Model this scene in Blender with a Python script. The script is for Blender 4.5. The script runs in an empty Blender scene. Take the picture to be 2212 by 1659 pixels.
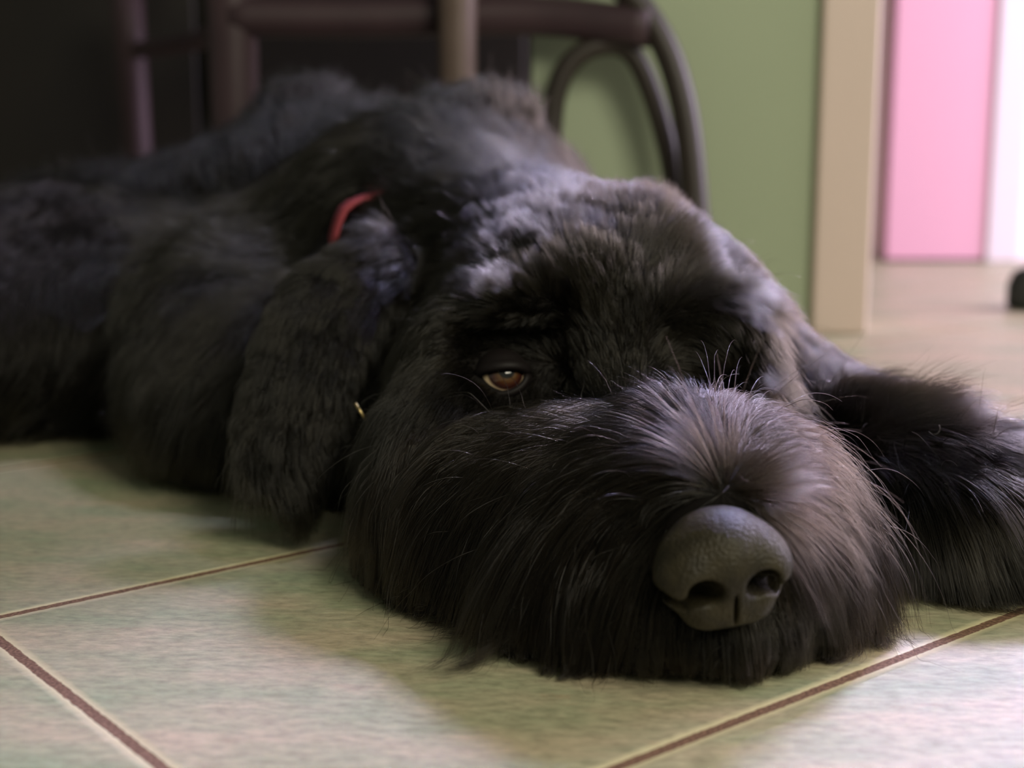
import bpy, math, numpy as np
from mathutils import Vector, Matrix
rng = np.random.default_rng(7)
SC = bpy.context.scene
COL = SC.collection
FUR = True

# ------------------------------------------------------------------ camera
W_PX, H_PX, F_PX = 2212.0, 1659.0, 3000.0
CAM_H = 0.205
PITCH = math.atan((H_PX / 2 - 305) / F_PX)
cam_d = bpy.data.cameras.new('camera')
cam = bpy.data.objects.new('camera', cam_d)
COL.objects.link(cam)
cam.location = (0, 0, CAM_H)
cam.rotation_euler = (math.pi / 2 - PITCH, 0, 0)
cam_d.sensor_width = 36
cam_d.lens = F_PX / W_PX * 36
cam_d.clip_start = 0.02
cam_d.dof.use_dof = True
cam_d.dof.focus_distance = 0.59
cam_d.dof.aperture_fstop = 5.6
cam_d.dof.aperture_blades = 0
SC.camera = cam

# ------------------------------------------------------------------ world, lights, exposure
w = bpy.data.worlds.new('world'); SC.world = w
w.use_nodes = True
bg = w.node_tree.nodes['Background']
bg.inputs[0].default_value = (0.74, 0.78, 0.64, 1)
bg.inputs[1].default_value = 0.19


def area(name, loc, target, size, size_y, power, color, spread=180):
    l = bpy.data.lights.new(name, 'AREA')
    l.shape = 'RECTANGLE'; l.size = size; l.size_y = size_y
    l.energy = power; l.color = color; l.spread = math.radians(spread)
    o = bpy.data.objects.new(name, l); COL.objects.link(o)
    o.location = loc
    d = Vector(target) - Vector(loc)
    o.rotation_euler = d.to_track_quat('-Z', 'Y').to_euler()
    return o


area('added_back_beam', (0.45, 1.44, 1.6), (-0.06, 1.10, 0.25), 0.40, 0.40, 0.7, (0.72, 0.72, 1.0), 24)  # narrow lamp added inside the room for pale patches on the dog's back
area('added_skull_beam', (1.02, 2.2, 1.75), (0.125, 0.76, 0.16), 0.50, 0.50, 1.9, (0.62, 0.60, 1.0), 12)  # narrow lamp added beyond the doorway for highlights on the skull
area('assumed_side_light', (2.2, 1.75, 1.0), (0.9, 1.85, 0.0), 1.0, 1.4, 92, (0.90, 0.78, 1.0))  # unseen light assumed at right, no window there; brightens far floor and door
area('assumed_front_fill', (0.70, -0.35, 1.05), (0.08, 0.6, 0.05), 0.7, 0.7, 19, (1.0, 0.93, 0.74))  # unseen soft lamp assumed at front right, fills the face and near floor

SC.view_settings.view_transform = 'Standard'
SC.view_settings.look = 'None'
SC.view_settings.exposure = 0.0
SC.view_settings.gamma = 1.0
SC.view_settings.use_curve_mapping = False
SC.cycles.max_bounces = 8
SC.cycles.transparent_max_bounces = 8

# ------------------------------------------------------------------ helpers
CP, SP = math.cos(PITCH), math.sin(PITCH)
C0 = np.array([0, 0, CAM_H]); FW = np.array([0, CP, -SP]); UP = np.array([0, SP, CP]); RT = np.array([1.0, 0, 0])


def P(px, py, d):
    return C0 + FW * d + RT * ((px - W_PX / 2) / F_PX * d) - UP * ((py - H_PX / 2) / F_PX * d)


def ray(px, py):
    v = FW + RT * ((px - W_PX / 2) / F_PX) - UP * ((py - H_PX / 2) / F_PX)
    return v / np.linalg.norm(v)


def G(px, py, z=0.0):
    v = ray(px, py)
    return C0 + v * ((z - CAM_H) / v[2])


def nrm(v):
    return v / np.maximum(np.linalg.norm(v, axis=-1, keepdims=True), 1e-9)


def link_mesh(name, verts, faces, mat=None, parent=None, smooth=True):
    me = bpy.data.meshes.new(name)
    me.from_pydata([tuple(map(float, v)) for v in verts], [], [tuple(int(i) for i in f) for f in faces])
    me.update()
    if smooth:
        me.polygons.foreach_set('use_smooth', [True] * len(me.polygons))
    if mat: me.materials.append(mat)
    o = bpy.data.objects.new(name, me); COL.objects.link(o)
    if parent is not None:
        o.parent = parent
        o.location = -parent.location
    return o


def thing(name, loc, label, cat, group=None):
    o = bpy.data.objects.new(name, None); COL.objects.link(o)
    o.location = loc; o.empty_display_size = 0.05
    o['label'] = label; o['category'] = cat
    if group: o['group'] = group
    return o


def box(x0, x1, y0, y1, z0, z1, bevel=0.0):
    v = [(x, y, z) for z in (z0, z1) for y in (y0, y1) for x in (x0, x1)]
    f = [(0, 2, 3, 1), (4, 5, 7, 6), (0, 1, 5, 4), (2, 6, 7, 3), (0, 4, 6, 2), (1, 3, 7, 5)]
    return v, f


def add_bevel(o, wd=0.004, seg=3):
    m = o.modifiers.new('bevel', 'BEVEL'); m.width = wd; m.segments = seg; m.limit_method = 'ANGLE'
    return o


def tube(pts, radii, n=16, flat=1.0):
    pts = np.array(pts, float); m = len(pts)
    if np.isscalar(radii): radii = [radii] * m
    T = np.gradient(pts, axis=0); T = nrm(T)
    ref = np.array([0, 0, 1.0]) if abs(T[0][2]) < 0.9 else np.array([1.0, 0, 0])
    V = []; Fc = []
    N = nrm(np.cross(T[0], ref))
    for i in range(m):
        N = nrm(N - T[i] * np.dot(N, T[i])); B = np.cross(T[i], N)
        for j in range(n):
            a = 2 * math.pi * j / n
            V.append(pts[i] + radii[i] * (math.cos(a) * N + math.sin(a) * flat * B))
    for i in range(m - 1):
        for j in range(n):
            Fc.append((i * n + j, i * n + (j + 1) % n, (i + 1) * n + (j + 1) % n, (i + 1) * n + j))
    Fc.append(tuple(range(n))[::-1]); Fc.append(tuple((m - 1) * n + j for j in range(n)))
    return V, Fc


def catmull(pts, k=8):
    pts = np.array(pts, float)
    p = np.vstack([2 * pts[0] - pts[1], pts, 2 * pts[-1] - pts[-2]])
    out = []
    for i in range(1, len(p) - 2):
        for t in np.linspace(0, 1, k, endpoint=False):
            out.append(0.5 * ((2 * p[i]) + (-p[i - 1] + p[i + 1]) * t + (2 * p[i - 1] - 5 * p[i] + 4 * p[i + 1] - p[i + 2]) * t * t
                              + (-p[i - 1] + 3 * p[i] - 3 * p[i + 1] + p[i + 2]) * t ** 3))
    out.append(pts[-1])
    return np.array(out)


# ------------------------------------------------------------------ materials
def material(name, color=(0.5, 0.5, 0.5), rough=0.6, spec=0.4, noise=None, bump=None, coat=0.0, metal=0.0, sheen=0.0):
    m = bpy.data.materials.new(name); m.use_nodes = True
    nt = m.node_tree; b = nt.nodes['Principled BSDF']
    b.inputs['Roughness'].default_value = rough
    b.inputs['Specular IOR Level'].default_value = spec
    b.inputs['Coat Weight'].default_value = coat
    b.inputs['Metallic'].default_value = metal
    b.inputs['Sheen Weight'].default_value = sheen
    tc = nt.nodes.new('ShaderNodeTexCoord')
    if noise:
        sc, c2, fac = noise
        n = nt.nodes.new('ShaderNodeTexNoise'); n.inputs['Scale'].default_value = sc; n.inputs['Detail'].default_value = 6
        nt.links.new(tc.outputs['Object'], n.inputs['Vector'])
        r = nt.nodes.new('ShaderNodeValToRGB')
        r.color_ramp.elements[0].position = 0.5 - fac; r.color_ramp.elements[1].position = 0.5 + fac
        r.color_ramp.elements[0].color = (*color, 1); r.color_ramp.elements[1].color = (*c2, 1)
        nt.links.new(n.outputs['Fac'], r.inputs[0]); nt.links.new(r.outputs[0], b.inputs['Base Color'])
    else:
        b.inputs['Base Color'].default_value = (*color, 1)
    if bump:
        sc, st, dist = bump
        n = nt.nodes.new('ShaderNodeTexNoise'); n.inputs['Scale'].default_value = sc; n.inputs['Detail'].default_value = 4
        nt.links.new(tc.outputs['Object'], n.inputs['Vector'])
        bp = nt.nodes.new('ShaderNodeBump'); bp.inputs['Strength'].default_value = st; bp.inputs['Distance'].default_value = dist
        nt.links.new(n.outputs['Fac'], bp.inputs['Height']); nt.links.new(bp.outputs[0], b.inputs['Normal'])
    return m


def hair_material(name, color, rough=0.3, rrough=0.4, coat=0.0, rc=0.25, ior=1.36):
    m = bpy.data.materials.new(name); m.use_nodes = True
    nt = m.node_tree; nt.nodes.clear()
    out = nt.nodes.new('ShaderNodeOutputMaterial')
    h = nt.nodes.new('ShaderNodeBsdfHairPrincipled')
    h.model = 'CHIANG'; h.parametrization = 'COLOR'
    r = nt.nodes.new('ShaderNodeValToRGB')
    c = np.array(color)
    r.color_ramp.elements[0].color = (*(c * 0.35), 1)
    r.color_ramp.elements[1].color = (*(c * 2.4), 1)
    info = nt.nodes.new('ShaderNodeAttribute'); info.attribute_name = 'tone'
    nt.links.new(info.outputs['Fac'], r.inputs[0])
    nt.links.new(r.outputs[0], h.inputs['Color'])
    h.inputs['Roughness'].default_value = rough
    h.inputs['Radial Roughness'].default_value = rrough
    h.inputs['Random Roughness'].default_value = rc
    h.inputs['Coat'].default_value = coat
    h.inputs['IOR'].default_value = ior
    nt.links.new(h.outputs[0], out.inputs[0])
    return m


M_SKIN = material('black_skin', (0.006, 0.005, 0.0045), 0.8, 0.1)
M_COAT = hair_material('black_coat_hair', (0.0065, 0.0054, 0.0036), 0.22, 0.5)
M_BEARD = hair_material('brown_black_beard_hair', (0.0062, 0.0044, 0.0027), 0.22, 0.4)
M_PALE = hair_material('pale_hair', (0.75, 0.68, 0.60), 0.3, 0.4)

# ------------------------------------------------------------------ floor tiles
vA = np.array([4831 - W_PX / 2, 0.0])
corner = G(-52, 1344)
th = math.atan2(math.cos(0) * (F_PX / CP), 3725.0)      # direction of the long joints on the ground
_g = G(1330, 1659) - corner
TILE_L, TILE_W = 0.58, abs(-math.sin(th) * _g[0] + math.cos(th) * _g[1])


def floor_material():
    m = bpy.data.materials.new('greenish_stone_tile'); m.use_nodes = True
    nt = m.node_tree; N = nt.nodes; L = nt.links
    b = N['Principled BSDF']
    tc = N.new('ShaderNodeTexCoord')
    sep = N.new('ShaderNodeSeparateXYZ'); L.new(tc.outputs['Object'], sep.inputs[0])

    def mth(op, a, bb=None, c=None):
        n = N.new('ShaderNodeMath'); n.operation = op
        for i, v in enumerate((a, bb, c)):
            if v is None: continue
            if isinstance(v, (int, float)): n.inputs[i].default_value = v
            else: L.new(v, n.inputs[i])
        return n.outputs[0]
    # wobble of the joint edges
    wn = N.new('ShaderNodeTexNoise'); wn.inputs['Scale'].default_value = 260; wn.inputs['Detail'].default_value = 3
    L.new(tc.outputs['Object'], wn.inputs['Vector'])
    wob = mth('MULTIPLY', mth('SUBTRACT', wn.outputs['Fac'], 0.5), 0.0016)
    def dist(coord, size):
        fr = mth('PINGPONG', coord, size / 2)
        return mth('ADD', fr, wob)                 # metres to the nearest joint centre
    dv = dist(sep.outputs[1], TILE_W); du = dist(sep.outputs[0], TILE_L)
    d = mth('MINIMUM', du, dv)
    grout = N.new('ShaderNodeMapRange'); grout.inputs[1].default_value = 0.0021; grout.inputs[2].default_value = 0.0026
    L.new(d, grout.inputs[0])                     # 0 grout .. 1 tile
    edge = N.new('ShaderNodeMapRange'); edge.inputs[1].default_value = 0.0022; edge.inputs[2].default_value = 0.0062
    L.new(d, edge.inputs[0])
    # streaky stone
    mp = N.new('ShaderNodeMapping'); mp.inputs['Rotation'].default_value = (0, 0, th * -0 + 0.75)
    mp.inputs['Scale'].default_value = (1.0, 1.0, 1.0)
    L.new(tc.outputs['Object'], mp.inputs[0])
    mp2 = N.new('ShaderNodeMapping'); mp2.inputs['Scale'].default_value = (1.0, 2.6, 1.0)
    L.new(mp.outputs[0], mp2.inputs[0])
    n1 = N.new('ShaderNodeTexNoise'); n1.inputs['Scale'].default_value = 9; n1.inputs['Detail'].default_value = 8; n1.inputs['Roughness'].default_value = 0.62
    L.new(mp2.outputs[0], n1.inputs['Vector'])
    r1 = N.new('ShaderNodeValToRGB'); e = r1.color_ramp.elements
    e[0].position = 0.36; e[0].color = (0.27, 0.31, 0.20, 1)
    e[1].position = 0.64; e[1].color = (0.44, 0.375, 0.27, 1)
    k = r1.color_ramp.elements.new(0.5); k.color = (0.36, 0.348, 0.24, 1)
    L.new(n1.outputs['Fac'], r1.inputs[0])
    n2 = N.new('ShaderNodeTexNoise'); n2.inputs['Scale'].default_value = 110; n2.inputs['Detail'].default_value = 7; n2.inputs['Roughness'].default_value = 0.7
    L.new(mp2.outputs[0], n2.inputs['Vector'])
    r2 = N.new('ShaderNodeValToRGB'); r2.color_ramp.elements[0].position = 0.3; r2.color_ramp.elements[1].position = 0.7
    r2.color_ramp.elements[0].color = (0.60, 0.60, 0.56, 1); r2.color_ramp.elements[1].color = (1.28, 1.26, 1.2, 1)
    L.new(n2.outputs['Fac'], r2.inputs[0])
    mul = N.new('ShaderNodeMix'); mul.data_type = 'RGBA'; mul.blend_type = 'MULTIPLY'; mul.inputs[0].default_value = 1
    L.new(r1.outputs[0], mul.inputs[6]); L.new(r2.outputs[0], mul.inputs[7])
    # rusty blotches
    n3 = N.new('ShaderNodeTexNoise'); n3.inputs['Scale'].default_value = 22; n3.inputs['Detail'].default_value = 9; n3.inputs['Roughness'].default_value = 0.75
    L.new(mp2.outputs[0], n3.inputs['Vector'])
    r3 = N.new('ShaderNodeMapRange'); r3.inputs[1].default_value = 0.60; r3.inputs[2].default_value = 0.72; r3.inputs[4].default_value = 0.55
    L.new(n3.outputs['Fac'], r3.inputs[0])
    mx = N.new('ShaderNodeMix'); mx.data_type = 'RGBA'; mx.inputs[7].default_value = (0.34, 0.21, 0.13, 1)
    L.new(r3.outputs[0], mx.inputs[0]); L.new(mul.outputs[2], mx.inputs[6])
    # pale glazed edge
    me_ = N.new('ShaderNodeMix'); me_.data_type = 'RGBA'; me_.inputs[6].default_value = (0.62, 0.56, 0.34, 1)
    L.new(edge.outputs[0], me_.inputs[0]); L.new(mx.outputs[2], me_.inputs[7])
    ng = N.new('ShaderNodeTexNoise'); ng.inputs['Scale'].default_value = 700
    L.new(tc.outputs['Object'], ng.inputs['Vector'])
    rg = N.new('ShaderNodeValToRGB'); rg.color_ramp.elements[0].color = (0.085, 0.042, 0.024, 1); rg.color_ramp.elements[1].color = (0.26, 0.15, 0.09, 1)
    rg.color_ramp.elements[0].position = 0.35; rg.color_ramp.elements[1].position = 0.75
    L.new(ng.outputs['Fac'], rg.inputs[0])
    mg = N.new('ShaderNodeMix'); mg.data_type = 'RGBA'
    L.new(grout.outputs[0], mg.inputs[0]); L.new(rg.outputs[0], mg.inputs[6]); L.new(me_.outputs[2], mg.inputs[7])
    L.new(mg.outputs[2], b.inputs['Base Color'])
    ro = N.new('ShaderNodeMapRange'); ro.inputs[3].default_value = 0.9; ro.inputs[4].default_value = 0.42
    L.new(grout.outputs[0], ro.inputs[0]); L.new(ro.outputs[0], b.inputs['Roughness'])
    b.inputs['Specular IOR Level'].default_value = 0.4
    bp = N.new('ShaderNodeBump'); bp.inputs['Strength'].default_value = 0.35; bp.inputs['Distance'].default_value = 0.0008
    hh = mth('ADD', mth('MULTIPLY', edge.outputs[0], 2.0), mth('MULTIPLY', n2.outputs['Fac'], 0.5))
    L.new(hh, bp.inputs['Height']); L.new(bp.outputs[0], b.inputs['Normal'])
    return m


fl = link_mesh('floor', [(-3, -2.2, 0), (3.5, -2.2, 0), (3.5, 3.5, 0), (-3, 3.5, 0), (-3, -2.2, -.05), (3.5, -2.2, -.05), (3.5, 3.5, -.05), (-3, 3.5, -.05)],
               [(0, 1, 2, 3), (7, 6, 5, 4), (0, 4, 5, 1), (1, 5, 6, 2), (2, 6, 7, 3), (3, 7, 4, 0)], floor_material(), smooth=False)
ca, sa = math.cos(th), math.sin(th)
for v in fl.data.vertices:      # floor is laid in its own tile directions
    x, y = v.co.x - corner[0], v.co.y - corner[1]
    v.co.x, v.co.y = x * ca + y * sa, -x * sa + y * ca
fl.location = (corner[0], corner[1], 0); fl.rotation_euler = (0, 0, th)
fl['kind'] = 'structure'


# ------------------------------------------------------------------ room
def structure(name, dims, mat, bevel=0.0):
    o = link_mesh(name, *box(*dims), mat, smooth=False)
    if bevel: add_bevel(o, bevel)
    o['kind'] = 'structure'
    return o


M_GREEN = material('green_wall_paint', (0.40, 0.47, 0.32), 0.55, 0.4, noise=(3, (0.37, 0.44, 0.30), 0.2), bump=(120, 0.1, 0.001))
M_CASING = material('cream_door_casing', (0.74, 0.60, 0.53), 0.45, noise=(6, (0.70, 0.57, 0.50), 0.3))
M_PINKW = material('pale_pink_wall_paint', (0.80, 0.62, 0.70), 0.6, noise=(4, (0.76, 0.60, 0.68), 0.3))
M_PINK = material('pink_door_paint', (0.80, 0.42, 0.56), 0.55, noise=(4, (0.78, 0.41, 0.55), 0.3))
M_WHITE = material('white_trim_paint', (0.86, 0.76, 0.84), 0.4, noise=(4, (0.82, 0.74, 0.82), 0.3))
M_DARKW = material('shade_dark_wall', (0.03, 0.025, 0.022), 0.8, noise=(4, (0.02, 0.02, 0.018), 0.3))  # shade of the unlit far room put into the wall colour
YW = 1.50
XR = lambda px, y: (px - W_PX / 2) / F_PX * y * 0.99
structure('wall_back', (XR(1150, YW), XR(1758, YW), YW, YW + 0.10, 0, 2.4), M_GREEN)
structure('trim_1', (XR(1758, YW), XR(1880, YW), YW - 0.018, YW + 0.118, 0, 2.1), M_CASING, 0.004)
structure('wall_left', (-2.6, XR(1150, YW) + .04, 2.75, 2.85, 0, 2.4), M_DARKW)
YP = 2.42
structure('wall_right', (XR(1700, YP), 2.6, YP + 0.02, YP + 0.12, 0, 2.4), M_PINKW)
dr = link_mesh('door_1', *box(XR(1912, YP), XR(2122, YP), YP - 0.03, YP + 0.018, 0.006, 2.0), M_PINK, smooth=False); dr['kind'] = 'structure'
structure('trim_2', (XR(2124, YP), XR(2200, YP), YP - 0.035, YP + 0.018, 0, 2.05), M_WHITE, 0.004)
structure('baseboard_right', (XR(2196, YP), 2.6, YP - 0.0, YP + 0.019, 0, 0.09), M_WHITE, 0.003)

# door stop on the right
M_RUB = material('black_rubber', (0.02, 0.025, 0.02), 0.6)
ds_c = G(2235, 668)
V, Fc = [], []
prof = [(0, 0), (0.03, 0), (0.034, 0.004), (0.034, 0.03), (0.028, 0.045), (0.015, 0.052), (0, 0.053)]
for i, (r_, z_) in enumerate(prof):
    for j in range(24):
        a = j * math.pi / 12
        V.append((ds_c[0] + r_ * math.cos(a), ds_c[1] + r_ * math.sin(a), 0.0006 + z_))
for i in range(len(prof) - 1):
    for j in range(24):
        Fc.append((i * 24 + j, i * 24 + (j + 1) % 24, (i + 1) * 24 + (j + 1) % 24, (i + 1) * 24 + j))
o = link_mesh('door_stop', V, Fc, M_RUB)
o['label'] = 'small dark rounded stop on the pale floor at the right edge'; o['category'] = 'door stop'

# ------------------------------------------------------------------ chair behind the dog
M_CHAIR = material('mauve_brown_wood', (0.070, 0.042, 0.050), 0.5, 0.3, noise=(14, (0.050, 0.032, 0.038), 0.25))
M_CHAIR2 = material('light_brown_wood', (0.16, 0.115, 0.10), 0.5, 0.4, noise=(14, (0.11, 0.075, 0.06), 0.25))
M_TUBE = material('dark_bent_wood', (0.045, 0.035, 0.028), 0.45, 0.4, noise=(9, (0.03, 0.024, 0.02), 0.3))
ch = thing('dining_chair', (-0.08, 1.72, 0), 'mauve-brown wooden chair with bowed front leg standing behind the dog', 'chair')


def leg(name, x0, y0, x1, y1, z1, r, mat):
    pts = [(x0 + (x1 - x0) * t, y0 + (y1 - y0) * t, z1 * t) for t in np.linspace(0, 1, 6)]
    rr = [r * (0.8 + 0.2 * t) for t in np.linspace(0, 1, 6)]
    return link_mesh(name, *tube(pts, rr, 20), mat, ch)


leg('leg', XR(510, 1.44), 1.44, XR(510, 1.44), 1.45, 0.42, 0.027, M_CHAIR)
leg('leg', XR(990, 1.41), 1.405, XR(990, 1.41), 1.41, 0.425, 0.020, M_CHAIR2)
leg('leg', XR(300, 2.0), 2.02, XR(300, 2.0), 1.98, 0.42, 0.022, M_CHAIR)
bow = catmull([(XR(1520, 1.42), 1.39, 0.0), (XR(1500, 1.42), 1.40, 0.13), (XR(1470, 1.42), 1.41, 0.24), (XR(1410, 1.42), 1.42, 0.315), (XR(1300, 1.42), 1.43, 0.37), (XR(1100, 1.42), 1.45, 0.425)])
link_mesh('leg', *tube(bow, 0.0135, 18), M_TUBE, ch)
st = catmull([(XR(510, 1.44), 1.44, 0.328), (XR(800, 1.44), 1.45, 0.328), (XR(1150, 1.44), 1.45, 0.330), (XR(1400, 1.42), 1.42, 0.316)])
link_mesh('stretcher', *tube(st, 0.020, 18), M_CHAIR, ch)
st = catmull([(XR(510, 1.44), 1.45, 0.33), (XR(440, 1.8), 1.8, 0.33), (XR(310, 2.0), 1.99, 0.33)])
link_mesh('stretcher', *tube(st, 0.012, 14), M_CHAIR, ch)
v, f = box(-0.33, 0.0, 1.42, 2.0, 0.42, 0.465)
add_bevel(link_mesh('seat', v, f, M_CHAIR, ch, smooth=False), 0.02, 4)
v, f = box(-0.47, -0.02, 1.97, 2.0, 0.60, 0.92)
add_bevel(link_mesh('backrest', v, f, M_CHAIR, ch, smooth=False), 0.01, 3)
link_mesh('back_post', *tube([(-0.46, 1.985, 0.43), (-0.46, 1.99, 0.93)], 0.016), M_CHAIR, ch)
link_mesh('back_post', *tube([(-0.03, 1.985, 0.43), (-0.03, 1.99, 0.93)], 0.016), M_CHAIR, ch)

arch = catmull([(XR(1195, 1.44), 1.44, 0.0), (XR(1190, 1.44), 1.44, 0.2), (XR(1215, 1.44), 1.44, 0.272), (XR(1290, 1.44), 1.44, 0.300), (XR(1370, 1.44), 1.44, 0.287), (XR(1440, 1.44), 1.44, 0.2), (XR(1470, 1.44), 1.43, 0.1), (XR(1480, 1.44), 1.42, 0.0)])
link_mesh('stretcher', *tube(arch, 0.011, 16), M_TUBE, ch)
# cabinet added as a dark mass for the unlit space at back left
sb = thing('shade_cabinet', (-0.75, 2.4, 0), 'nearly black cabinet added behind the chair to darken the unlit back left', 'shade_cabinet')
M_SB = material('shade_dark_wood', (0.022, 0.018, 0.013), 0.6, 0.3, noise=(5, (0.012, 0.011, 0.009), 0.3))  # near-black colour stands in for missing light behind the chair
v, f = box(-1.5, 0.035, 2.2, 2.6, 0.07, 0.85); add_bevel(link_mesh('body', v, f, M_SB, sb, smooth=False), 0.006)
v, f = box(-1.54, 0.045, 2.17, 2.62, 0.85, 0.88); add_bevel(link_mesh('top', v, f, M_SB, sb, smooth=False), 0.006)
for i in range(3):
    x0 = -1.48 + i * 0.505
    v, f = box(x0, x0 + 0.49, 2.185, 2.20, 0.09, 0.83); d_ = add_bevel(link_mesh('door', v, f, M_SB, sb, smooth=False), 0.004)
for x0 in (-1.46, -0.03):
    for y0 in (2.24, 2.54):
        link_mesh('leg', *tube([(x0, y0, 0), (x0, y0, 0.07)], 0.02), M_SB, sb)

# ------------------------------------------------------------------ dog: body as one continuous surface
def rotz(a):
    c, s = math.cos(a), math.sin(a)
    return np.array([[c, -s, 0], [s, c, 0], [0, 0, 1.0]])


def frame(ax, up=(0, 0, 1)):
    """columns: side, long axis, other"""
    a = nrm(np.array(ax, float)); u = np.array(up, float)
    s = nrm(np.cross(a, u)); o_ = np.cross(s, a)
    return np.stack([s, a, o_], 1)


PR = []      # (kind, data, k, op)


def ell(c, r, rot=None, k=0.02, op='+'):
    PR.append(('e', np.array(c, float), np.array(r, float), np.eye(3) if rot is None else rot, k, op))


def cone(a, b, ra, rb, k=0.02, op='+'):
    PR.append(('c', np.array(a, float), np.array(b, float), (ra, rb), k, op))


def sdf_raw(X):
    X = X.astype(np.float32)
    d = np.full(len(X), 9.0, np.float32)
    for p in PR:
        if p[0] == 'e':
            q = (X - p[1].astype(np.float32)) @ p[3].astype(np.float32)
            r = p[2].astype(np.float32)
            k0 = np.sqrt(((q / r) ** 2).sum(1)); k1 = np.sqrt(((q / (r * r)) ** 2).sum(1))
            v = k0 * (k0 - 1) / np.maximum(k1, 1e-6)
        else:
            a, b, (ra, rb) = p[1].astype(np.float32), p[2].astype(np.float32), p[3]
            ab = b - a; t = np.clip(((X - a) @ ab) / (ab @ ab), 0, 1)
            v = np.sqrt((((X - a) - t[:, None] * ab) ** 2).sum(1)) - (ra + (rb - ra) * t)
        k = p[4]
        if p[5] == '+':
            h = np.maximum(k - np.abs(d - v), 0) / k
            d = np.minimum(d, v) - h * h * k * 0.25
        else:
            v = -v
            h = np.maximum(k - np.abs(d - v), 0) / k
            d = np.maximum(d, v) + h * h * k * 0.25
    return np.maximum(d, 0.002 - X[:, 2])


HR = rotz(math.radians(12))          # head turned towards picture right
# --- head
ell(P(1225, 655, .760), (.072, .084, .060), HR, .02)
ell(P(1390, 620, .740), (.034, .056, .040), HR, .03)
cone(P(1040, 790, .705), P(1000, 960, .70), .040, .040, .03)
cone(P(1500, 790, .690), P(1560, 900, .68), .030, .032, .03)
cone(P(1400, 950, .668), P(1550, 1120, .538), .031, .025, .03)          # bridge of the muzzle
ell(P(1350, 1100, .600), (.048, .055, .036), HR, .03)
ell(P(1560, 1330, .550), (.034, .028, .020), None, .02)
ell(P(1110, 1150, .640), (.050, .050, .047), None, .035)                # left beard mass
ell(P(940, 1110, .675), (.030, .045, .055), None, .03)
ell(P(1400, 1300, .575), (.055, .035, .035), None, .03)
ell(P(1662, 1160, .590), (.029, .040, .043), None, .03)                 # right beard mass
ell(P(1742, 1250, .610), (.019, .030, .035), None, .03)
cone(P(1290, 1350, .60), P(1000, 1220, .68), .030, .032, .03)
ell(P(1510, 680, .680), (.034, .018, .014), HR, .015)
ell(P(1590, 760, .685), (.015, .018, .020), HR, .015)
cone(P(1290, 620, .690), P(1400, 900, .665), .024, .022, .02)
ell(P(1095, 725, .658), (.028, .024, .022), HR, .014, '-')              # eye hollows
ell(P(1535, 765, .648), (.027, .024, .021), HR, .012, '-')
ell(P(1552, 1235, .492), (.043, .028, .031), HR, .012, '-')            # seat of the nose pad
ell(P(1152, 648, .680), (.025, .020, .011), HR, .010)                   # brows
# --- neck, trunk, limbs
cone(P(1150, 640, .82), P(900, 580, .98), .066, .098, .04)
cone(P(1100, 950, .76), P(900, 800, .90), .060, .09, .04)
ell((-.045, 1.05, .120), (.115, .17, .105), None, .05)
ell((-.14, 1.20, .125), (.15, .18, .115), None, .06)
ell((-.33, 1.18, .095), (.15, .20, .090), None, .06)                     # haunch
ell(P(1040, 245, 1.02), (.042, .05, .018), None, .02)
ell(P(660, 240, 1.20), (.040, .05, .030), None, .03)
ell((-.38, .985, .07), (.13, .105, .068), None, .04)
ell((-.165, .865, .045), (.075, .085, .050), None, .03)
cone((-.12, 1.0, .08), (-.30, 1.0, .06), .08, .06, .05)
cone((-.145, .86, .055), (-.10, .80, .042), .058, .044, .04)            # near-side elbow and forearm
cone((-.13, .84, .05), (-.03, .76, .035), .045, .035, .04)
ell((-.2, .93, .07), (.06, .08, .07), None, .04)
# ear flap, picture left: hangs over the neck
er = frame(nrm(P(640, 1080, .705) - P(800, 520, .78)), (-0.35, -1, 0.1))
ell(P(800, 600, .765), (.022, .034, .013), er, .015)
ell(P(685, 725, .742), (.032, .052, .012), er, .015)
ell(P(632, 870, .725), (.030, .052, .011), er, .015)
ell(P(658, 985, .715), (.014, .032, .009), er, .012)
# ear, picture right: mostly hidden by the skull
er2 = frame(nrm(P(1660, 760, .76) - P(1440, 470, .80)), (0.5, -1, 0.3))
ell(P(1455, 530, .80), (.020, .040, .014), er2, .02)
ell(P(1570, 640, .785), (.026, .050, .013), er2, .02)
ell(P(1650, 730, .770), (.018, .026, .012), er2, .015)
# foreleg, picture right, stretched forward beside the muzzle
cone(P(1560, 900, .90), P(1720, 930, .79), .050, .038, .03)
cone(P(1720, 930, .79), P(1940, 1060, .70), .037, .031, .03)
PAW = P(2120, 1110, .665)
cone(P(1940, 1065, .70), PAW, .034, .036, .03)
ell(P(2110, 1135, .665), (.046, .042, .031), None, .02)
for i, (px, py, dd) in enumerate([(2020, 1165, .650), (2110, 1185, .638), (2200, 1180, .640), (2275, 1140, .655)]):
    ell(P(px, py, dd), (.0145, .020, .017), None, .010)                 # toes


def axis(a, segs):
    out = [a]
    for end, st_ in segs:
        n = max(1, round((end - out[-1]) / st_))
        out += list(np.linspace(out[-1], end, n + 1)[1:])
    return np.array(out)


AX = axis(-.62, [(-.20, .011), (-.08, .006), (.32, .0036), (.46, .006)])
AY = axis(.46, [(.82, .0036), (.95, .007), (1.52, .012)])
AZ = axis(-.006, [(.21, .0036), (.30, .008)])


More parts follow.
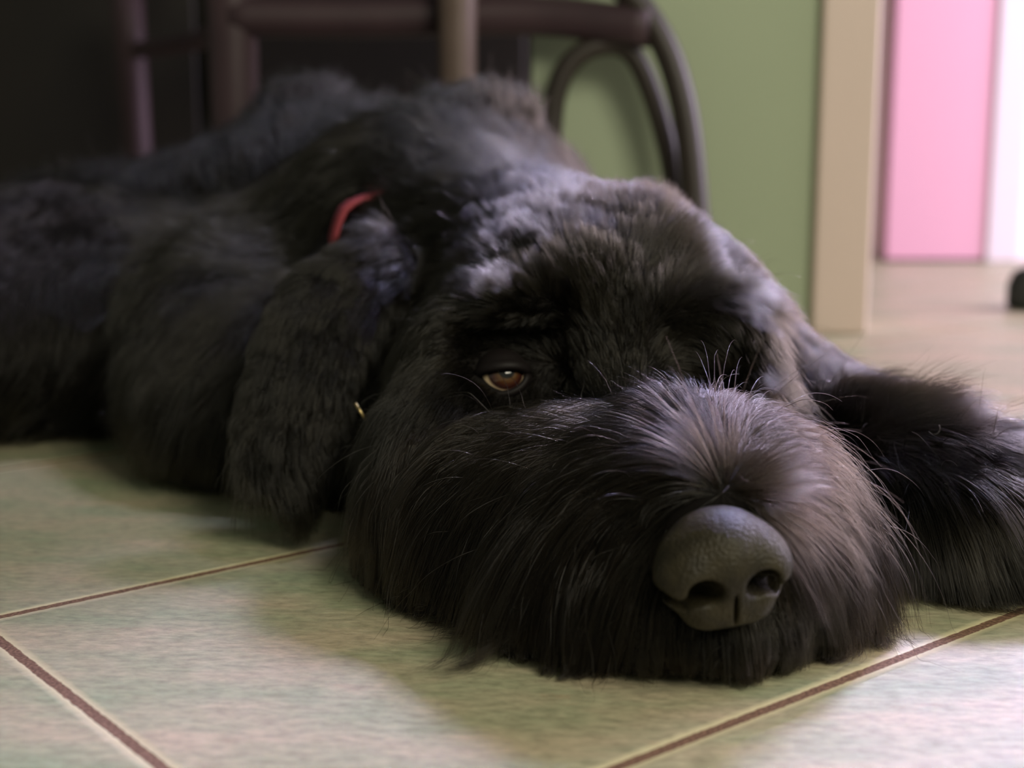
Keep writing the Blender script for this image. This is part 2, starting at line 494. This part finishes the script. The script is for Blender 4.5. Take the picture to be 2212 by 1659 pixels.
def surface_nets(AX, AY, AZ, fn):
    nx, ny, nz = len(AX), len(AY), len(AZ)
    D = np.empty((nx, ny, nz), np.float32)
    YY, ZZ = np.meshgrid(AY, AZ, indexing='ij')
    step = 12
    for i0 in range(0, nx, step):
        xs = AX[i0:i0 + step]
        X = np.empty((len(xs), ny, nz, 3), np.float32)
        X[..., 0] = xs[:, None, None]; X[..., 1] = YY; X[..., 2] = ZZ
        D[i0:i0 + step] = fn(X.reshape(-1, 3)).reshape(len(xs), ny, nz)
    S = D < 0
    cnt = np.zeros((nx - 1, ny - 1, nz - 1), np.float32); acc = np.zeros((nx - 1, ny - 1, nz - 1, 3), np.float32)
    A = [AX, AY, AZ]; dims = (nx, ny, nz)
    for ax in range(3):
        o1, o2 = [a for a in range(3) if a != ax]
        for s1 in (0, 1):
            for s2 in (0, 1):
                sl0 = [None] * 3; sl1 = [None] * 3
                sl0[ax] = slice(0, dims[ax] - 1); sl1[ax] = slice(1, dims[ax])
                for oo, ss in ((o1, s1), (o2, s2)):
                    sl0[oo] = sl1[oo] = slice(ss, dims[oo] - 1 + ss)
                a = D[tuple(sl0)]; b = D[tuple(sl1)]
                m = (a < 0) != (b < 0)
                t = np.where(m, a / np.where(m, a - b, 1), 0)
                idx = np.nonzero(m)
                pos = np.empty((len(idx[0]), 3), np.float32)
                tt = t[idx]
                pos[:, ax] = A[ax][idx[ax]] * (1 - tt) + A[ax][idx[ax] + 1] * tt
                pos[:, o1] = A[o1][idx[o1] + s1]; pos[:, o2] = A[o2][idx[o2] + s2]
                acc[idx] += pos; cnt[idx] += 1
    act = cnt > 0
    vid = np.full(cnt.shape, -1, np.int64); vid[act] = np.arange(act.sum())
    V = acc[act] / cnt[act][:, None]
    F = []
    for ax in range(3):
        o1, o2 = (ax + 1) % 3, (ax + 2) % 3
        sl0 = [slice(1, -1)] * 3; sl1 = [slice(1, -1)] * 3
        sl0[ax] = slice(0, dims[ax] - 1); sl1[ax] = slice(1, dims[ax])
        a = S[tuple(sl0)]; b = S[tuple(sl1)]
        idx = np.array(np.nonzero(a != b)); off = np.array([1, 1, 1]); off[ax] = 0
        g = idx + off[:, None]
        inside = a[tuple(idx)]
        def cell(d1, d2):
            c = g.copy(); c[o1] -= d1; c[o2] -= d2
            return vid[tuple(c)]
        q = np.stack([cell(1, 1), cell(0, 1), cell(0, 0), cell(1, 0)], 1)
        q[~inside] = q[~inside][:, ::-1]
        F.append(q)
    F = np.vstack(F); F = F[(F >= 0).all(1)]
    return V, F, D


BV, BF, BD = surface_nets(AX, AY, AZ, sdf_raw)


def grid_sample(X, D=BD):
    f = []
    for i, A in enumerate((AX, AY, AZ)):
        u = np.interp(X[:, i], A, np.arange(len(A)))
        i0 = np.clip(u.astype(int), 0, len(A) - 2); f.append((i0, (u - i0).astype(np.float32)))
    (i, fx), (j, fy), (k, fz) = f
    c = 0
    for a in (0, 1):
        for b in (0, 1):
            for d in (0, 1):
                c = c + D[i + a, j + b, k + d] * (fx if a else 1 - fx) * (fy if b else 1 - fy) * (fz if d else 1 - fz)
    return c


def grid_grad(X, e=0.003):
    g = np.empty_like(X)
    for i in range(3):
        q = X.copy(); q[:, i] += e; a = grid_sample(q); q[:, i] -= 2 * e; g[:, i] = a - grid_sample(q)
    return nrm(g)


def trace(px, py):
    v = ray(px, py)[None]; t = 0.45
    for _ in range(120):
        p = C0 + v * t
        d = float(sdf_raw(p)[0])
        if d < 0.0004: return (C0 + v[0] * t)
        t += max(d * 0.8, 0.0003)
        if t > 2: return None
    return C0 + v[0] * t


dog = thing('dog', (0.05, .80, 0), 'black long-bearded dog lying on the tiled floor with its chin down', 'dog')
link_mesh('body', BV, BF, M_SKIN, dog)

# ------------------------------------------------------------------ nose pad
def nose_sdf(X):
    q = (X - NC) @ NR / NSC                       # x side, y towards camera (front), z up
    q = q.astype(np.float32)
    def E(c, r, qq=q):
        p = (qq - np.array(c, np.float32)) / np.array(r, np.float32)
        k0 = np.sqrt((p ** 2).sum(1)); k1 = np.sqrt(((p / np.array(r, np.float32)) ** 2).sum(1))
        return k0 * (k0 - 1) / np.maximum(k1, 1e-6)
    def smin(a, b, k):
        h = np.maximum(k - np.abs(a - b), 0) / k
        return np.minimum(a, b) - h * h * k * .25
    def smax(a, b, k): return -smin(-a, -b, k)
    d = E((0, 0, .0025), (.0195, .017, .0158))
    for s in (-1, 1):
        d = smin(d, E((s * .0132, .004, -.0025), (.0110, .0125, .0120)), .006)   # wings
        d = smin(d, E((s * .0065, .005, -.0155), (.0095, .009, .0062)), .005)     # pad below nostril
    d = smin(d, E((0, .008, -.004), (.006, .008, .014)), .006)
    for s in (-1, 1):
        qs = q.copy(); qs[:, 0] *= s
        def cut(cx, cy, cz, rx, ry, rz, ang, k):
            x, z = qs[:, 0] - cx, qs[:, 2] - cz
            return smax(d, -E((0, 0, 0), (rx, ry, rz), np.stack([x * math.cos(ang) + z * math.sin(ang), qs[:, 1] - cy, -x * math.sin(ang) + z * math.cos(ang)], 1)), k)
        d = cut(.0100, .014, -.0050, .0062, .0140, .0048, .25, .002)         # nostril
        d = cut(.0150, .012, -.0082, .0062, .0120, .0026, -.30, .002)        # slit sweeping outwards
        d = cut(.0205, .007, -.0078, .0062, .0110, .0015, .65, .0016)
    d = smax(d, -E((0, .0165, -.0150), (.0008, .006, .0080)), .0012)               # philtrum
    return d


NC = P(1552, 1208, .508)
na = nrm(np.array([0.20, -1.0, -0.05]))
ns = nrm(np.cross(na, [0, 0, 1.0])); ns = -ns if ns[0] < 0 else ns
NSC = 1.07
NR = np.stack([ns, na, np.cross(ns, na) if np.cross(ns, na)[2] > 0 else -np.cross(ns, na)], 1)
roll = math.radians(7)
NR = NR @ np.array([[math.cos(roll), 0, -math.sin(roll)], [0, 1, 0], [math.sin(roll), 0, math.cos(roll)]])
nv, nf, _ = surface_nets(np.arange(NC[0] - .032, NC[0] + .032, .0006), np.arange(NC[1] - .03, NC[1] + .026, .0006), np.arange(NC[2] - .028, NC[2] + .026, .0006), nose_sdf)


def nose_material():
    m = bpy.data.materials.new('black_nose_leather'); m.use_nodes = True
    nt = m.node_tree; N = nt.nodes; L = nt.links; b = N['Principled BSDF']
    tc = N.new('ShaderNodeTexCoord')
    n = N.new('ShaderNodeTexNoise'); n.inputs['Scale'].default_value = 90; n.inputs['Detail'].default_value = 5
    L.new(tc.outputs['Object'], n.inputs[0])
    r = N.new('ShaderNodeValToRGB'); r.color_ramp.elements[0].color = (0.014, 0.0115, 0.006, 1); r.color_ramp.elements[1].color = (0.034, 0.028, 0.015, 1)
    r.color_ramp.elements[0].position = .35; r.color_ramp.elements[1].position = .7
    L.new(n.outputs['Fac'], r.inputs[0]); L.new(r.outputs[0], b.inputs['Base Color'])
    b.inputs['Roughness'].default_value = 0.48; b.inputs['Specular IOR Level'].default_value = 0.22
    vo = N.new('ShaderNodeTexVoronoi'); vo.inputs['Scale'].default_value = 800
    L.new(tc.outputs['Object'], vo.inputs[0])
    bp = N.new('ShaderNodeBump'); bp.inputs['Strength'].default_value = .9; bp.inputs['Distance'].default_value = .0004; bp.invert = True
    L.new(vo.outputs['Distance'], bp.inputs['Height']); L.new(bp.outputs[0], b.inputs['Normal'])
    return m


nose_o = link_mesh('nose', nv, nf, nose_material(), dog)
nose_o['label'] = 'dark leathery nose'

# ------------------------------------------------------------------ eye
EC = P(1084, 814, .676)
ER = 0.0118
gaze = nrm(np.array([0.24, -1.0, 0.48]))


def sphere(c, r, nu=48, nv_=32):
    V = []; F = []
    for i in range(nv_ + 1):
        ph = math.pi * i / nv_
        for j in range(nu):
            a = 2 * math.pi * j / nu
            V.append((c[0] + r * math.sin(ph) * math.cos(a), c[1] + r * math.sin(ph) * math.sin(a), c[2] + r * math.cos(ph)))
    for i in range(nv_):
        for j in range(nu):
            F.append((i * nu + j, (i + 1) * nu + j, (i + 1) * nu + (j + 1) % nu, i * nu + (j + 1) % nu))
    return V, F


def eye_material(c):
    m = bpy.data.materials.new('brown_eye'); m.use_nodes = True
    nt = m.node_tree; N = nt.nodes; L = nt.links; b = N['Principled BSDF']
    tc = N.new('ShaderNodeTexCoord')
    dt = N.new('ShaderNodeVectorMath'); dt.operation = 'DISTANCE'
    L.new(tc.outputs['Object'], dt.inputs[0]); dt.inputs[1].default_value = tuple(c + gaze * ER)
    r = N.new('ShaderNodeValToRGB'); e = r.color_ramp.elements
    e[0].position = 0; e[0].color = (0.004, 0.003, 0.002, 1)
    e[1].position = 1; e[1].color = (0.75, 0.60, 0.42, 1)
    for p_, c_ in ((.20, (0.004, 0.003, 0.002)), (.25, (0.09, 0.045, 0.015)), (.40, (0.045, 0.012, 0.007)), (.46, (0.02, 0.006, 0.006)), (.50, (0.05, 0.02, 0.015)), (.58, (0.85, 0.66, 0.42))):
        k = e.new(p_); k.color = (*c_, 1)
    mr = N.new('ShaderNodeMapRange'); mr.inputs[1].default_value = 0; mr.inputs[2].default_value = ER * 1.55
    L.new(dt.outputs['Value'], mr.inputs[0]); L.new(mr.outputs[0], r.inputs[0]); L.new(r.outputs[0], b.inputs['Base Color'])
    b.inputs['Roughness'].default_value = .12; b.inputs['Coat Weight'].default_value = 1; b.inputs['Coat Roughness'].default_value = .03
    return m


eo = link_mesh('eye', *sphere(EC, ER), eye_material(EC - np.array(dog.location)*0), dog)
eo['label'] = 'brown eye with a pale crescent of white below the iris'
EC2 = P(1560, 826, .682)
eo2 = link_mesh('eye', *sphere(EC2, ER), eye_material(EC2), dog)


def lids(c, tilt):
    """two lids: pieces of a shell around the eyeball, open along a slit"""
    back = nrm(c - C0); s = nrm(np.cross(back, [0, 0, 1.0])); s = s if s[0] > 0 else -s
    u = np.cross(s, back); u = u if u[2] > 0 else -u
    s, u = s * math.cos(tilt) + u * math.sin(tilt), u * math.cos(tilt) - s * math.sin(tilt)
    out = []
    for up in (1, -1):
        V = []; F = []; nu, nv_ = 40, 12
        for i in range(nu + 1):
            a = (-1 + 2 * i / nu) * 1.35
            edge = (0.22 if up > 0 else 0.58) * max(0, 1 - (a / 1.05) ** 2) ** 0.75 * up + 0.02
            for j in range(nv_ + 1):
                e_ = edge + (1.45 * up - edge) * (j / nv_)
                r = ER + 0.0012 - (0.0006 if j == 0 else 0) + 0.0014 * math.exp(-((j - 1.5) / 1.5) ** 2)
                d = s * math.sin(a) * math.cos(e_) + u * math.sin(e_) - back * math.cos(a) * math.cos(e_)
                V.append(c + d * r)
        for i in range(nu):
            for j in range(nv_):
                q = (i * (nv_ + 1) + j, (i + 1) * (nv_ + 1) + j, (i + 1) * (nv_ + 1) + j + 1, i * (nv_ + 1) + j + 1)
                F.append(q if up > 0 else q[::-1])
        o = link_mesh('eyelid', V, F, M_LID, dog)
        m = o.modifiers.new('thickness', 'SOLIDIFY'); m.thickness = 0.0009; m.offset = 1
        out.append(o)
    return out


M_LID = material('eyelid_skin', (0.006, 0.004, 0.004), 0.6, 0.2)
lids(EC, math.radians(6)); lids(EC2, math.radians(-8))

# ------------------------------------------------------------------ collar and tag
M_COLLAR = material('red_webbing', (0.30, 0.05, 0.065), 0.6, 0.3, bump=(900, 0.3, 0.0005))
M_BRASS = material('brass', (0.55, 0.42, 0.20), 0.3, metal=1.0)
cA, cB = trace(727, 508), trace(787, 433)
cc = P(960, 700, .90); cax = nrm(np.cross(cA - cc, cB - cc)); cM = (cA + cB) / 2
s1 = nrm(np.cross(cax, [0, 0, 1.0])); s2 = np.cross(s1, cax)
V = []; Fc = []; n = 96
for i in range(n):
    a = 2 * math.pi * i / n
    rd = s1 * math.cos(a) + s2 * math.sin(a)
    # distance of the neck surface in this direction
    ts = np.linspace(.05, .2, 120); sd = sdf_raw(cc + ts[:, None] * rd)
    hit = ts[np.argmax(sd > 0)] if (sd > 0).any() else .1
    hit = min(hit, .125)
    hit += -.006 + .011 * math.exp(-(np.linalg.norm(cc + rd * hit - cM) / .018) ** 2)
    for h_, dr_ in ((-.008, 0), (.008, 0), (.008, .0025), (-.008, .0025)):
        q = cc + rd * (hit + dr_) + cax * h_
        q[2] = max(q[2], .003)
        V.append(q)
for i in range(n):
    for j in range(4):
        Fc.append((i * 4 + j, i * 4 + (j + 1) % 4, ((i + 1) % n) * 4 + (j + 1) % 4, ((i + 1) % n) * 4 + j))
co = link_mesh('collar', V, Fc, M_COLLAR, dog); co['label'] = 'red collar'
tg = catmull([P(768, 872, .705), P(776, 885, .703), P(786, 900, .703), P(797, 916, .704)])
to = link_mesh('collar_ring', *tube(tg, 0.0009, 8), M_BRASS, co)
to.location = (0, 0, 0); to.matrix_parent_inverse = Matrix.Identity(4)

# ------------------------------------------------------------------ fur
# guide: px, py, flow dx, dy (picture plane at the surface), length, lift, gravity, density, region
# regions: 0 coat, 1 beard, 2 eyebrow, 3 paw
GUIDES = [
    # skull top and forehead: short, swept back and outwards
    (1320, 640, .0, -1, .010, .25, .0, 1, 0), (1320, 540, .0, -1, .011, .25, .0, 1, 0), (1220, 460, -.3, -1, .012, .3, .0, 1, 0),
    (1120, 420, -.5, -1, .013, .3, .0, 1, 0), (1430, 470, .1, -1, .012, .4, .0, 1, 0), (1500, 540, .4, -1, .012, .4, 0, 1, 0),
    (1350, 420, 0, -1, .012, .4, .0, 1, 0), (1050, 480, -.8, -.7, .013, .25, .0, 1, 0), (950, 520, -1, -.2, .014, .2, .05, 1, 0),
    (920, 620, -1, .5, .015, .15, .1, 1, 0), (1000, 560, -1, -.4, .013, .2, .0, 1, 0), (1150, 520, -.6, -1, .013, .3, .0, 1, 0),
    (1240, 600, -.2, -1, .011, .25, .0, 1, 0), (1320, 740, .0, -1, .008, .15, .0, 1, 0), (1380, 820, -.1, -.8, .010, .15, .0, 1, 0),
    # brows
    (1080, 650, -1, -.1, .018, .6, .10, 2.2, 2), (1145, 630, -.8, -.5, .020, .7, .05, 2.2, 2), (1210, 620, -.3, -.9, .018, .65, .0, 1.8, 2),
    (1460, 620, .1, -.6, .014, .5, .05, 1.2, 2), (1540, 650, .6, .1, .024, .6, .15, 1.5, 2), (1620, 700, .8, .5, .026, .6, .2, 1.5, 2),
    (1660, 780, .6, .8, .024, .5, .2, 1.3, 2), (1570, 720, .2, .9, .018, .4, .2, 1.2, 2),
    # eye hollows
    (1090, 768, -.5, .5, .008, .35, .1, 1.2, 0), (1110, 700, -.3, -.6, .007, .2, 0, 1, 0), (1180, 740, .1, -.6, .007, .2, 0, 1, 0), (1030, 740, -1, .0, .007, .15, .0, 1, 0), (1090, 870, -.4, 1, .008, .1, .1, 1, 0),
    (1180, 850, .2, .8, .008, .1, 0, 1, 0), (1480, 730, .2, -.3, .008, .2, 0, 1, 0), (1540, 790, .3, .4, .012, .2, .1, 1, 0),
    # cheek
    (880, 740, -.35, 1, .020, .12, .2, 1, 0), (860, 880, -.15, 1, .030, .12, .3, 1, 0), (950, 850, -.35, 1, .022, .1, .2, 1, 0),
    (980, 960, -.3, 1, .035, .1, .3, 1, 1), (880, 1000, -.1, 1, .045, .12, .4, 1, 1), (830, 1120, .0, 1, .05, .12, .4, 1, 1),
    # moustache and beard, left half
    (1450, 890, -.3, -.9, .016, .40, .15, 1.4, 1), (1530, 900, .15, -.9, .018, .40, .15, 1.4, 1), (1370, 900, -.7, -.6, .022, .3, .2, 1.1, 0),
    (1260, 920, -1, -.1, .035, .2, .4, 1.2, 1), (1170, 950, -.95, .35, .05, .2, .5, 1.2, 1), (1070, 1000, -.6, 1, .06, .15, .5, 1.1, 1),
    (1490, 970, -.35, -.9, .036, .45, .25, 1.5, 1), (1520, 1040, -.25, -.9, .034, .35, .25, 1.5, 1), (1400, 960, -.9, -.3, .055, .3, .5, 1.3, 1),
    (1450, 1020, -1, -.1, .075, .35, .45, 1.4, 1), (1490, 1070, -1, -.1, .080, .42, .42, 1.6, 1), (1560, 1035, .05, -.9, .03, .3, .2, 1.6, 1), (1555, 1085, .0, 1, .013, .25, .3, 1.6, 0),
    (1350, 1020, -.9, .3, .075, .25, .6, 1.3, 1), (1400, 1080, -.8, .5, .07, .3, .7, 1.3, 1), (1450, 1150, -.3, 1, .010, .2, .4, 1, 0), (1380, 1270, -.1, 1, .012, .2, .4, 1, 0), (1730, 1140, .2, 1, .010, .2, .4, 1, 0), (1745, 1250, .1, 1, .011, .2, .4, 1, 0), (1735, 1330, .1, 1, .014, .2, .4, 1, 0), (1390, 1200, -.2, 1, .012, .2, .5, 1, 1),
    (1720, 1200, .2, 1, .014, .2, .5, 1, 1), (1560, 1360, .0, 1, .012, .15, .4, 1, 0), (1450, 1330, -.1, 1, .014, .15, .4, 1, 0), (1660, 1330, .1, 1, .014, .15, .4, 1, 0),
    (1230, 1080, -.4, 1, .065, .2, .5, 1.2, 1), (1100, 1150, -.2, 1, .065, .15, .5, 1.1, 1), (960, 1150, -.1, 1, .060, .12, .5, 1.1, 1),
    (900, 1230, -.1, 1, .04, .15, .5, 1.1, 1), (1000, 1280, -.05, 1, .045, .15, .5, 1.1, 1), (1150, 1300, .0, 1, .050, .15, .5, 1.1, 1),
    (1300, 1200, -.2, 1, .065, .2, .5, 1.2, 1), (1250, 1360, .1, 1, .035, .15, .5, 1.1, 1), (1370, 1150, -.55, 1, .065, .3, .6, 1.3, 1),
    (1330, 1300, .1, 1, .045, .15, .5, 1.1, 1), (1500, 1400, .1, 1, .022, .15, .5, 1, 1), (1620, 1400, .0, 1, .018, .15, .5, 1, 1),
    # right half
    (1590, 960, .5, -.7, .040, .4, .4, 1.4, 1), (1640, 950, 1, .1, .05, .3, .5, 1.3, 1), (1690, 970, 1, .6, .05, .25, .5, 1.3, 1), (1740, 1020, .9, .9, .055, .2, .5, 1.3, 1),
    (1610, 1040, 1, -.25, .080, .40, .38, 1.6, 1), (1690, 1060, 1, .25, .080, .38, .40, 1.5, 1), (1780, 1120, .5, 1, .06, .2, .5, 1.2, 1),
    (1840, 1200, .25, 1, .055, .15, .5, 1.2, 1), (1815, 1240, .1, 1, .055, .2, .5, 1.2, 1), (1850, 1320, .0, 1, .035, .15, .5, 1.1, 1),
    (1620, 860, .7, .9, .03, .2, .3, 1.2, 1), (1560, 860, .5, .5, .02, .3, .2, 1.2, 0), (1650, 900, .9, .8, .035, .2, .3, 1.2, 1),
    # ear, left
    (820, 540, -.8, .6, .015, .2, .1, 1, 0), (720, 640, -.5, 1, .015, .1, .3, 1, 0), (620, 760, -.3, 1, .015, .1, .3, 1, 0), (560, 860, -.1, 1, .015, .1, .3, 1, 0),
    (650, 900, .0, 1, .015, .1, .3, 1, 0), (640, 1030, .1, 1, .015, .1, .3, 1, 0), (700, 780, .1, 1, .014, .1, .3, 1, 0),
    # ear, right
    (1500, 530, .7, .6, .022, .2, .1, 1, 0), (1640, 650, .6, .8, .022, .2, .2, 1, 0), (1690, 740, .4, 1, .02, .2, .2, 1, 0),
    # forearm and paw, right
    (1760, 850, .6, .5, .035, .45, .1, 1, 3), (1850, 920, .8, .4, .035, .4, .15, 1, 3), (1950, 960, 1, .1, .035, .35, .15, 1, 3), (1900, 1020, .5, .9, .04, .3, .3, 1, 3),
    (2060, 1000, 1, .35, .04, .3, .3, 1.1, 3), (2150, 1010, 1, .5, .04, .3, .3, 1.1, 3), (1990, 1120, .3, 1, .045, .25, .4, 1.1, 3), (2080, 1130, .6, 1, .045, .25, .4, 1.1, 3),
    (2170, 1140, .8, .9, .04, .25, .4, 1.1, 3), (2010, 1230, .45, 1, .035, .2, .4, 1.1, 3), (2120, 1240, .7, .8, .03, .2, .4, 1.1, 3),
    # neck, back and trunk
    (1000, 440, -.6, -.4, .022, .2, .0, .6, 0), (900, 350, -.6, -.4, .022, .2, .05, .5, 0), (1100, 260, .1, -1, .022, .22, .0, .5, 0), (650, 240, -.2, -1, .022, .22, .0, .5, 0),
    (700, 420, -.7, .5, .026, .2, .2, .5, 0), (450, 500, -.6, .8, .026, .2, .3, .5, 0), (200, 650, -.3, 1, .026, .2, .3, .5, 0), (400, 760, -.3, 1, .026, .2, .3, .5, 0),
    (420, 950, -.2, 1, .035, .25, .3, .7, 0), (550, 1060, .0, 1, .03, .25, .3, .8, 0),
]


def field():
    pos, dirs, par = [], [], []
    for g in GUIDES:
        h = trace(g[0], g[1])
        if h is None: print('guide missed', g[:2]); continue
        n_ = grid_grad(h[None].astype(np.float64))[0]
        v = RT * g[2] - UP * g[3]
        if abs(n_ @ nrm(-h + C0)) < .3 or n_ @ nrm(C0 - h) > 0:
            v = v - n_ * (v @ n_)
        pos.append(h); dirs.append(nrm(v)); par.append(g[4:8] + (g[8],))
    return np.array(pos), np.array(dirs), np.array(par, float)


def interp(X, gp, gd, gv, s=0.016):
    D_ = np.empty((len(X), 3)); Pm = np.empty((len(X), gv.shape[1] - 1)); Rg = np.empty(len(X), int)
    for i in range(0, len(X), 40000):
        x = X[i:i + 40000]
        d2 = ((x[:, None] - gp[None]) ** 2).sum(2)
        near = d2.argmin(1); Rg[i:i + 40000] = gv[near, -1]
        wt = np.exp(-(d2 - d2.min(1, keepdims=True)) / (2 * s * s)); wt /= wt.sum(1, keepdims=True)
        D_[i:i + 40000] = wt @ gd; Pm[i:i + 40000] = wt @ gv[:, :-1]
    return nrm(D_), Pm, Rg


def value_noise(X, scale, seed):
    """smooth pseudo noise from a few sines, three channels"""
    r_ = np.random.default_rng(seed); out = np.zeros((len(X), 3))
    for _ in range(6):
        k = r_.normal(size=(3, 3)) * scale; ph = r_.uniform(0, 6.28, 3)
        out += np.sin(X @ k + ph)
    return out / 3


def grow(root, nor, flow, L, lift, grav, thick, npts, wild):
    n = len(root)
    P_ = np.empty((n, npts, 3)); p = root.copy(); P_[:, 0] = p
    lf = lift[:, None]
    d = nrm(flow * (1 - lf) + nor * lf + rng.normal(size=(n, 3)) * wild[:, None])
    seg = (L / (npts - 1))[:, None]
    marg = rng.random(n) ** 1.3 * thick
    lowz = .0006 + rng.random(n) * .0025
    for k in range(1, npts):
        t = k / (npts - 1)
        d = nrm(d + np.array([0, 0, -1.0]) * (grav[:, None] * 2.2 / npts * (1 + t)) + rng.normal(size=(n, 3)) * wild[:, None] * .25)
        q = p + d * seg
        sd = grid_sample(q)
        need = marg * min(1, t * 2.5) + .0004
        g_ = grid_grad(q)
        bad = sd < need
        q[bad] += g_[bad] * (need - sd)[bad, None]
        dn = (d * g_).sum(1)
        m = bad & (dn < 0)
        d[m] -= g_[m] * dn[m, None]; d = nrm(d)
        low = q[:, 2] < lowz
        q[low, 2] = lowz[low]; d[low, 2] = np.maximum(d[low, 2], 0)
        z0 = np.linalg.norm(d, axis=1) < .5
        d[z0] = flow[z0]
        P_[:, k] = q; p = q
    return P_


def clump(P_, frac, amount, power=1.3, maxd=0.02):
    from mathutils.kdtree import KDTree
    n, m, _ = P_.shape
    nl = max(4, int(n * frac)); lead = rng.choice(n, nl, replace=False)
    kd = KDTree(nl)
    mid = P_[:, m // 3]
    for i, l in enumerate(lead): kd.insert(mid[l], i)
    kd.balance()
    near = np.array([lead[kd.find(q)[1]] for q in mid])
    t = np.linspace(0, 1, m)[None, :, None] ** power
    off = P_[near] - P_
    dist = np.linalg.norm(off[:, m // 3], axis=1)
    a = (amount * np.clip(1 - dist / maxd, 0, 1) * rng.uniform(.6, 1.1, n))[:, None, None]
    return P_ + off * np.clip(t * a, 0, .97)


def curves_object(name, P_, r0, mat, parent, label=None):
    n, m, _ = P_.shape
    c = bpy.data.hair_curves.new(name)
    c.add_curves([m] * n)
    loc = np.array(parent.location)
    c.attributes['position'].data.foreach_set('vector', (P_ - loc).astype(np.float32).ravel())
    t = np.linspace(0, 1, m)
    prof = (1 - t ** 2.2 * .82)
    rad = (np.broadcast_to(r0, (n,))[:, None] * prof[None]).astype(np.float32)
    at = c.attributes.get('radius') or c.attributes.new('radius', 'FLOAT', 'POINT')
    at.data.foreach_set('value', rad.ravel())
    lock = np.clip(.5 + value_noise(P_[:, 0], 260, 11)[:, 0] * .55, 0, 1)
    tone = np.clip(.5 * lock + .5 * rng.random(n), 0, 1) ** 1.3
    c.attributes.new('tone', 'FLOAT', 'CURVE').data.foreach_set('value', tone.astype(np.float32))
    c.materials.append(mat)
    o = bpy.data.objects.new(name, c); COL.objects.link(o)
    o.parent = parent
    if label: o['label'] = label
    o['kind'] = 'stuff'
    return o


if FUR:
    gp, gd, gv = field()
    tri = np.vstack([BF[:, [0, 1, 2]], BF[:, [0, 2, 3]]])
    a, b, c = BV[tri[:, 0]], BV[tri[:, 1]], BV[tri[:, 2]]
    cr = np.cross(b - a, c - a); ar = np.linalg.norm(cr, axis=1) / 2
    cen = (a + b + c) / 3; fn = nrm(cr)
    fg = grid_grad(cen.astype(np.float64))
    _, pm, _ = interp(cen.astype(np.float64), gp, gd, gv)
    view = (nrm(C0 - cen) * fg).sum(1)
    wt = ar * pm[:, 3]
    wt *= np.where(view > -.35, 1, .25)
    wt *= np.where(cen[:, 1] > .86, .35, 1) * np.where(cen[:, 0] < -.12, .6, 1)
    wt *= (cen[:, 2] > .006) * (np.minimum(np.minimum(np.linalg.norm(cen - cA, axis=1), np.linalg.norm(cen - cB, axis=1)), np.linalg.norm(cen - cM, axis=1)) > .016)
    # keep the nose pad and eyes clear
    wt *= (np.linalg.norm(cen - NC, axis=1) > .0250)
    wt *= (np.linalg.norm(cen - EC, axis=1) > .0136) * (np.linalg.norm(cen - EC2, axis=1) > .014)
    NS = 330000
    pick = rng.choice(len(tri), NS, p=wt / wt.sum())
    u = rng.random((NS, 2)); fl_ = u.sum(1) > 1; u[fl_] = 1 - u[fl_]
    root = (a[pick] + (b - a)[pick] * u[:, :1] + (c - a)[pick] * u[:, 1:]).astype(np.float64)
    nor = grid_grad(root)
    fd, pm, rg = interp(root, gp, gd, gv)
    nz = value_noise(root, 90, 3)
    fd = fd + nz * .22
    fd = nrm(fd - nor * (fd * nor).sum(1, keepdims=True))
    L = pm[:, 0] * np.where((rg == 1) | (rg == 2), rng.uniform(.45, 1.25, NS), rng.uniform(.65, 1.15, NS)) * np.clip(1 + value_noise(root, 150, 5)[:, 0] * .4, .5, 1.6)
    far = root[:, 1] > .88
    lift = np.clip(pm[:, 1] + rng.normal(size=NS) * .06, .02, .95)
    wild = np.where(L > .03, .07, .10)
    thick = np.clip(L * .22, .0015, .010)
    stray = rng.random(NS) < .02
    wild[stray] *= 4; lift[stray] = np.clip(lift[stray] + .2, 0, .8); thick[stray] *= 1.6
    specs = [('coat', 0, 6, M_COAT, .000085, .04, .70, 'short black fur'), ('beard', 1, 13, M_BEARD, .00010, .03, .92, 'long brown-black beard and moustache hair'),
             ('eyebrow', 2, 7, M_COAT, .000085, .05, .9, 'bushy brow tufts'), ('leg_fur', 3, 9, M_COAT, .00009, .03, .8, 'shaggy black leg fur')]
    for name, r_, npts, mat, rad, fr, am, lab in specs:
        s_ = rg == r_
        if s_.sum() < 10: continue
        Q = grow(root[s_], nor[s_], fd[s_], L[s_], lift[s_], pm[s_, 2], thick[s_], npts, wild[s_])
        if name == 'beard':
            Q = clump(Q, .0022, .40, 1.0, .035)
            Q = clump(Q, .008, .78, 1.2, .016)
        else:
            Q = clump(Q, fr * .25, am * .5, 1.0, .02)
        Q = clump(Q, fr, am, 1.5, .008)
        rr = rad * rng.uniform(.6, 1.2, len(Q)) * np.where(rng.random(len(Q)) < .06, 1.7, 1) * np.where(far[s_], 1.9, 1)
        if name == 'eyebrow':
            for left in (True, False):
                mm = (Q[:, 0, 0] < P(1330, 650, .68)[0]) == left
                curves_object(name, Q[mm], rr[mm], mat, dog, lab)
        else:
            curves_object(name, Q, rr, mat, dog, lab)
    print('strands', NS, [int((rg == i).sum()) for i in range(4)])

    # a few pale curled hairs on the foreleg
    pc = []
    for (cx, cy, dd, rr_, a0, a1) in ((2018, 925, .648, 13, -.6, 2.6), (2035, 1058, .632, 16, -1.2, 1.4), (1880, 962, .70, 22, .2, 2.2)):
        pc.append([P(cx + rr_ * math.cos(a), cy + rr_ * math.sin(a), dd) for a in np.linspace(a0, a1, 10)])
    curves_object('pale_hair', np.array(pc), .00022, M_PALE, dog, 'pale curled hair')
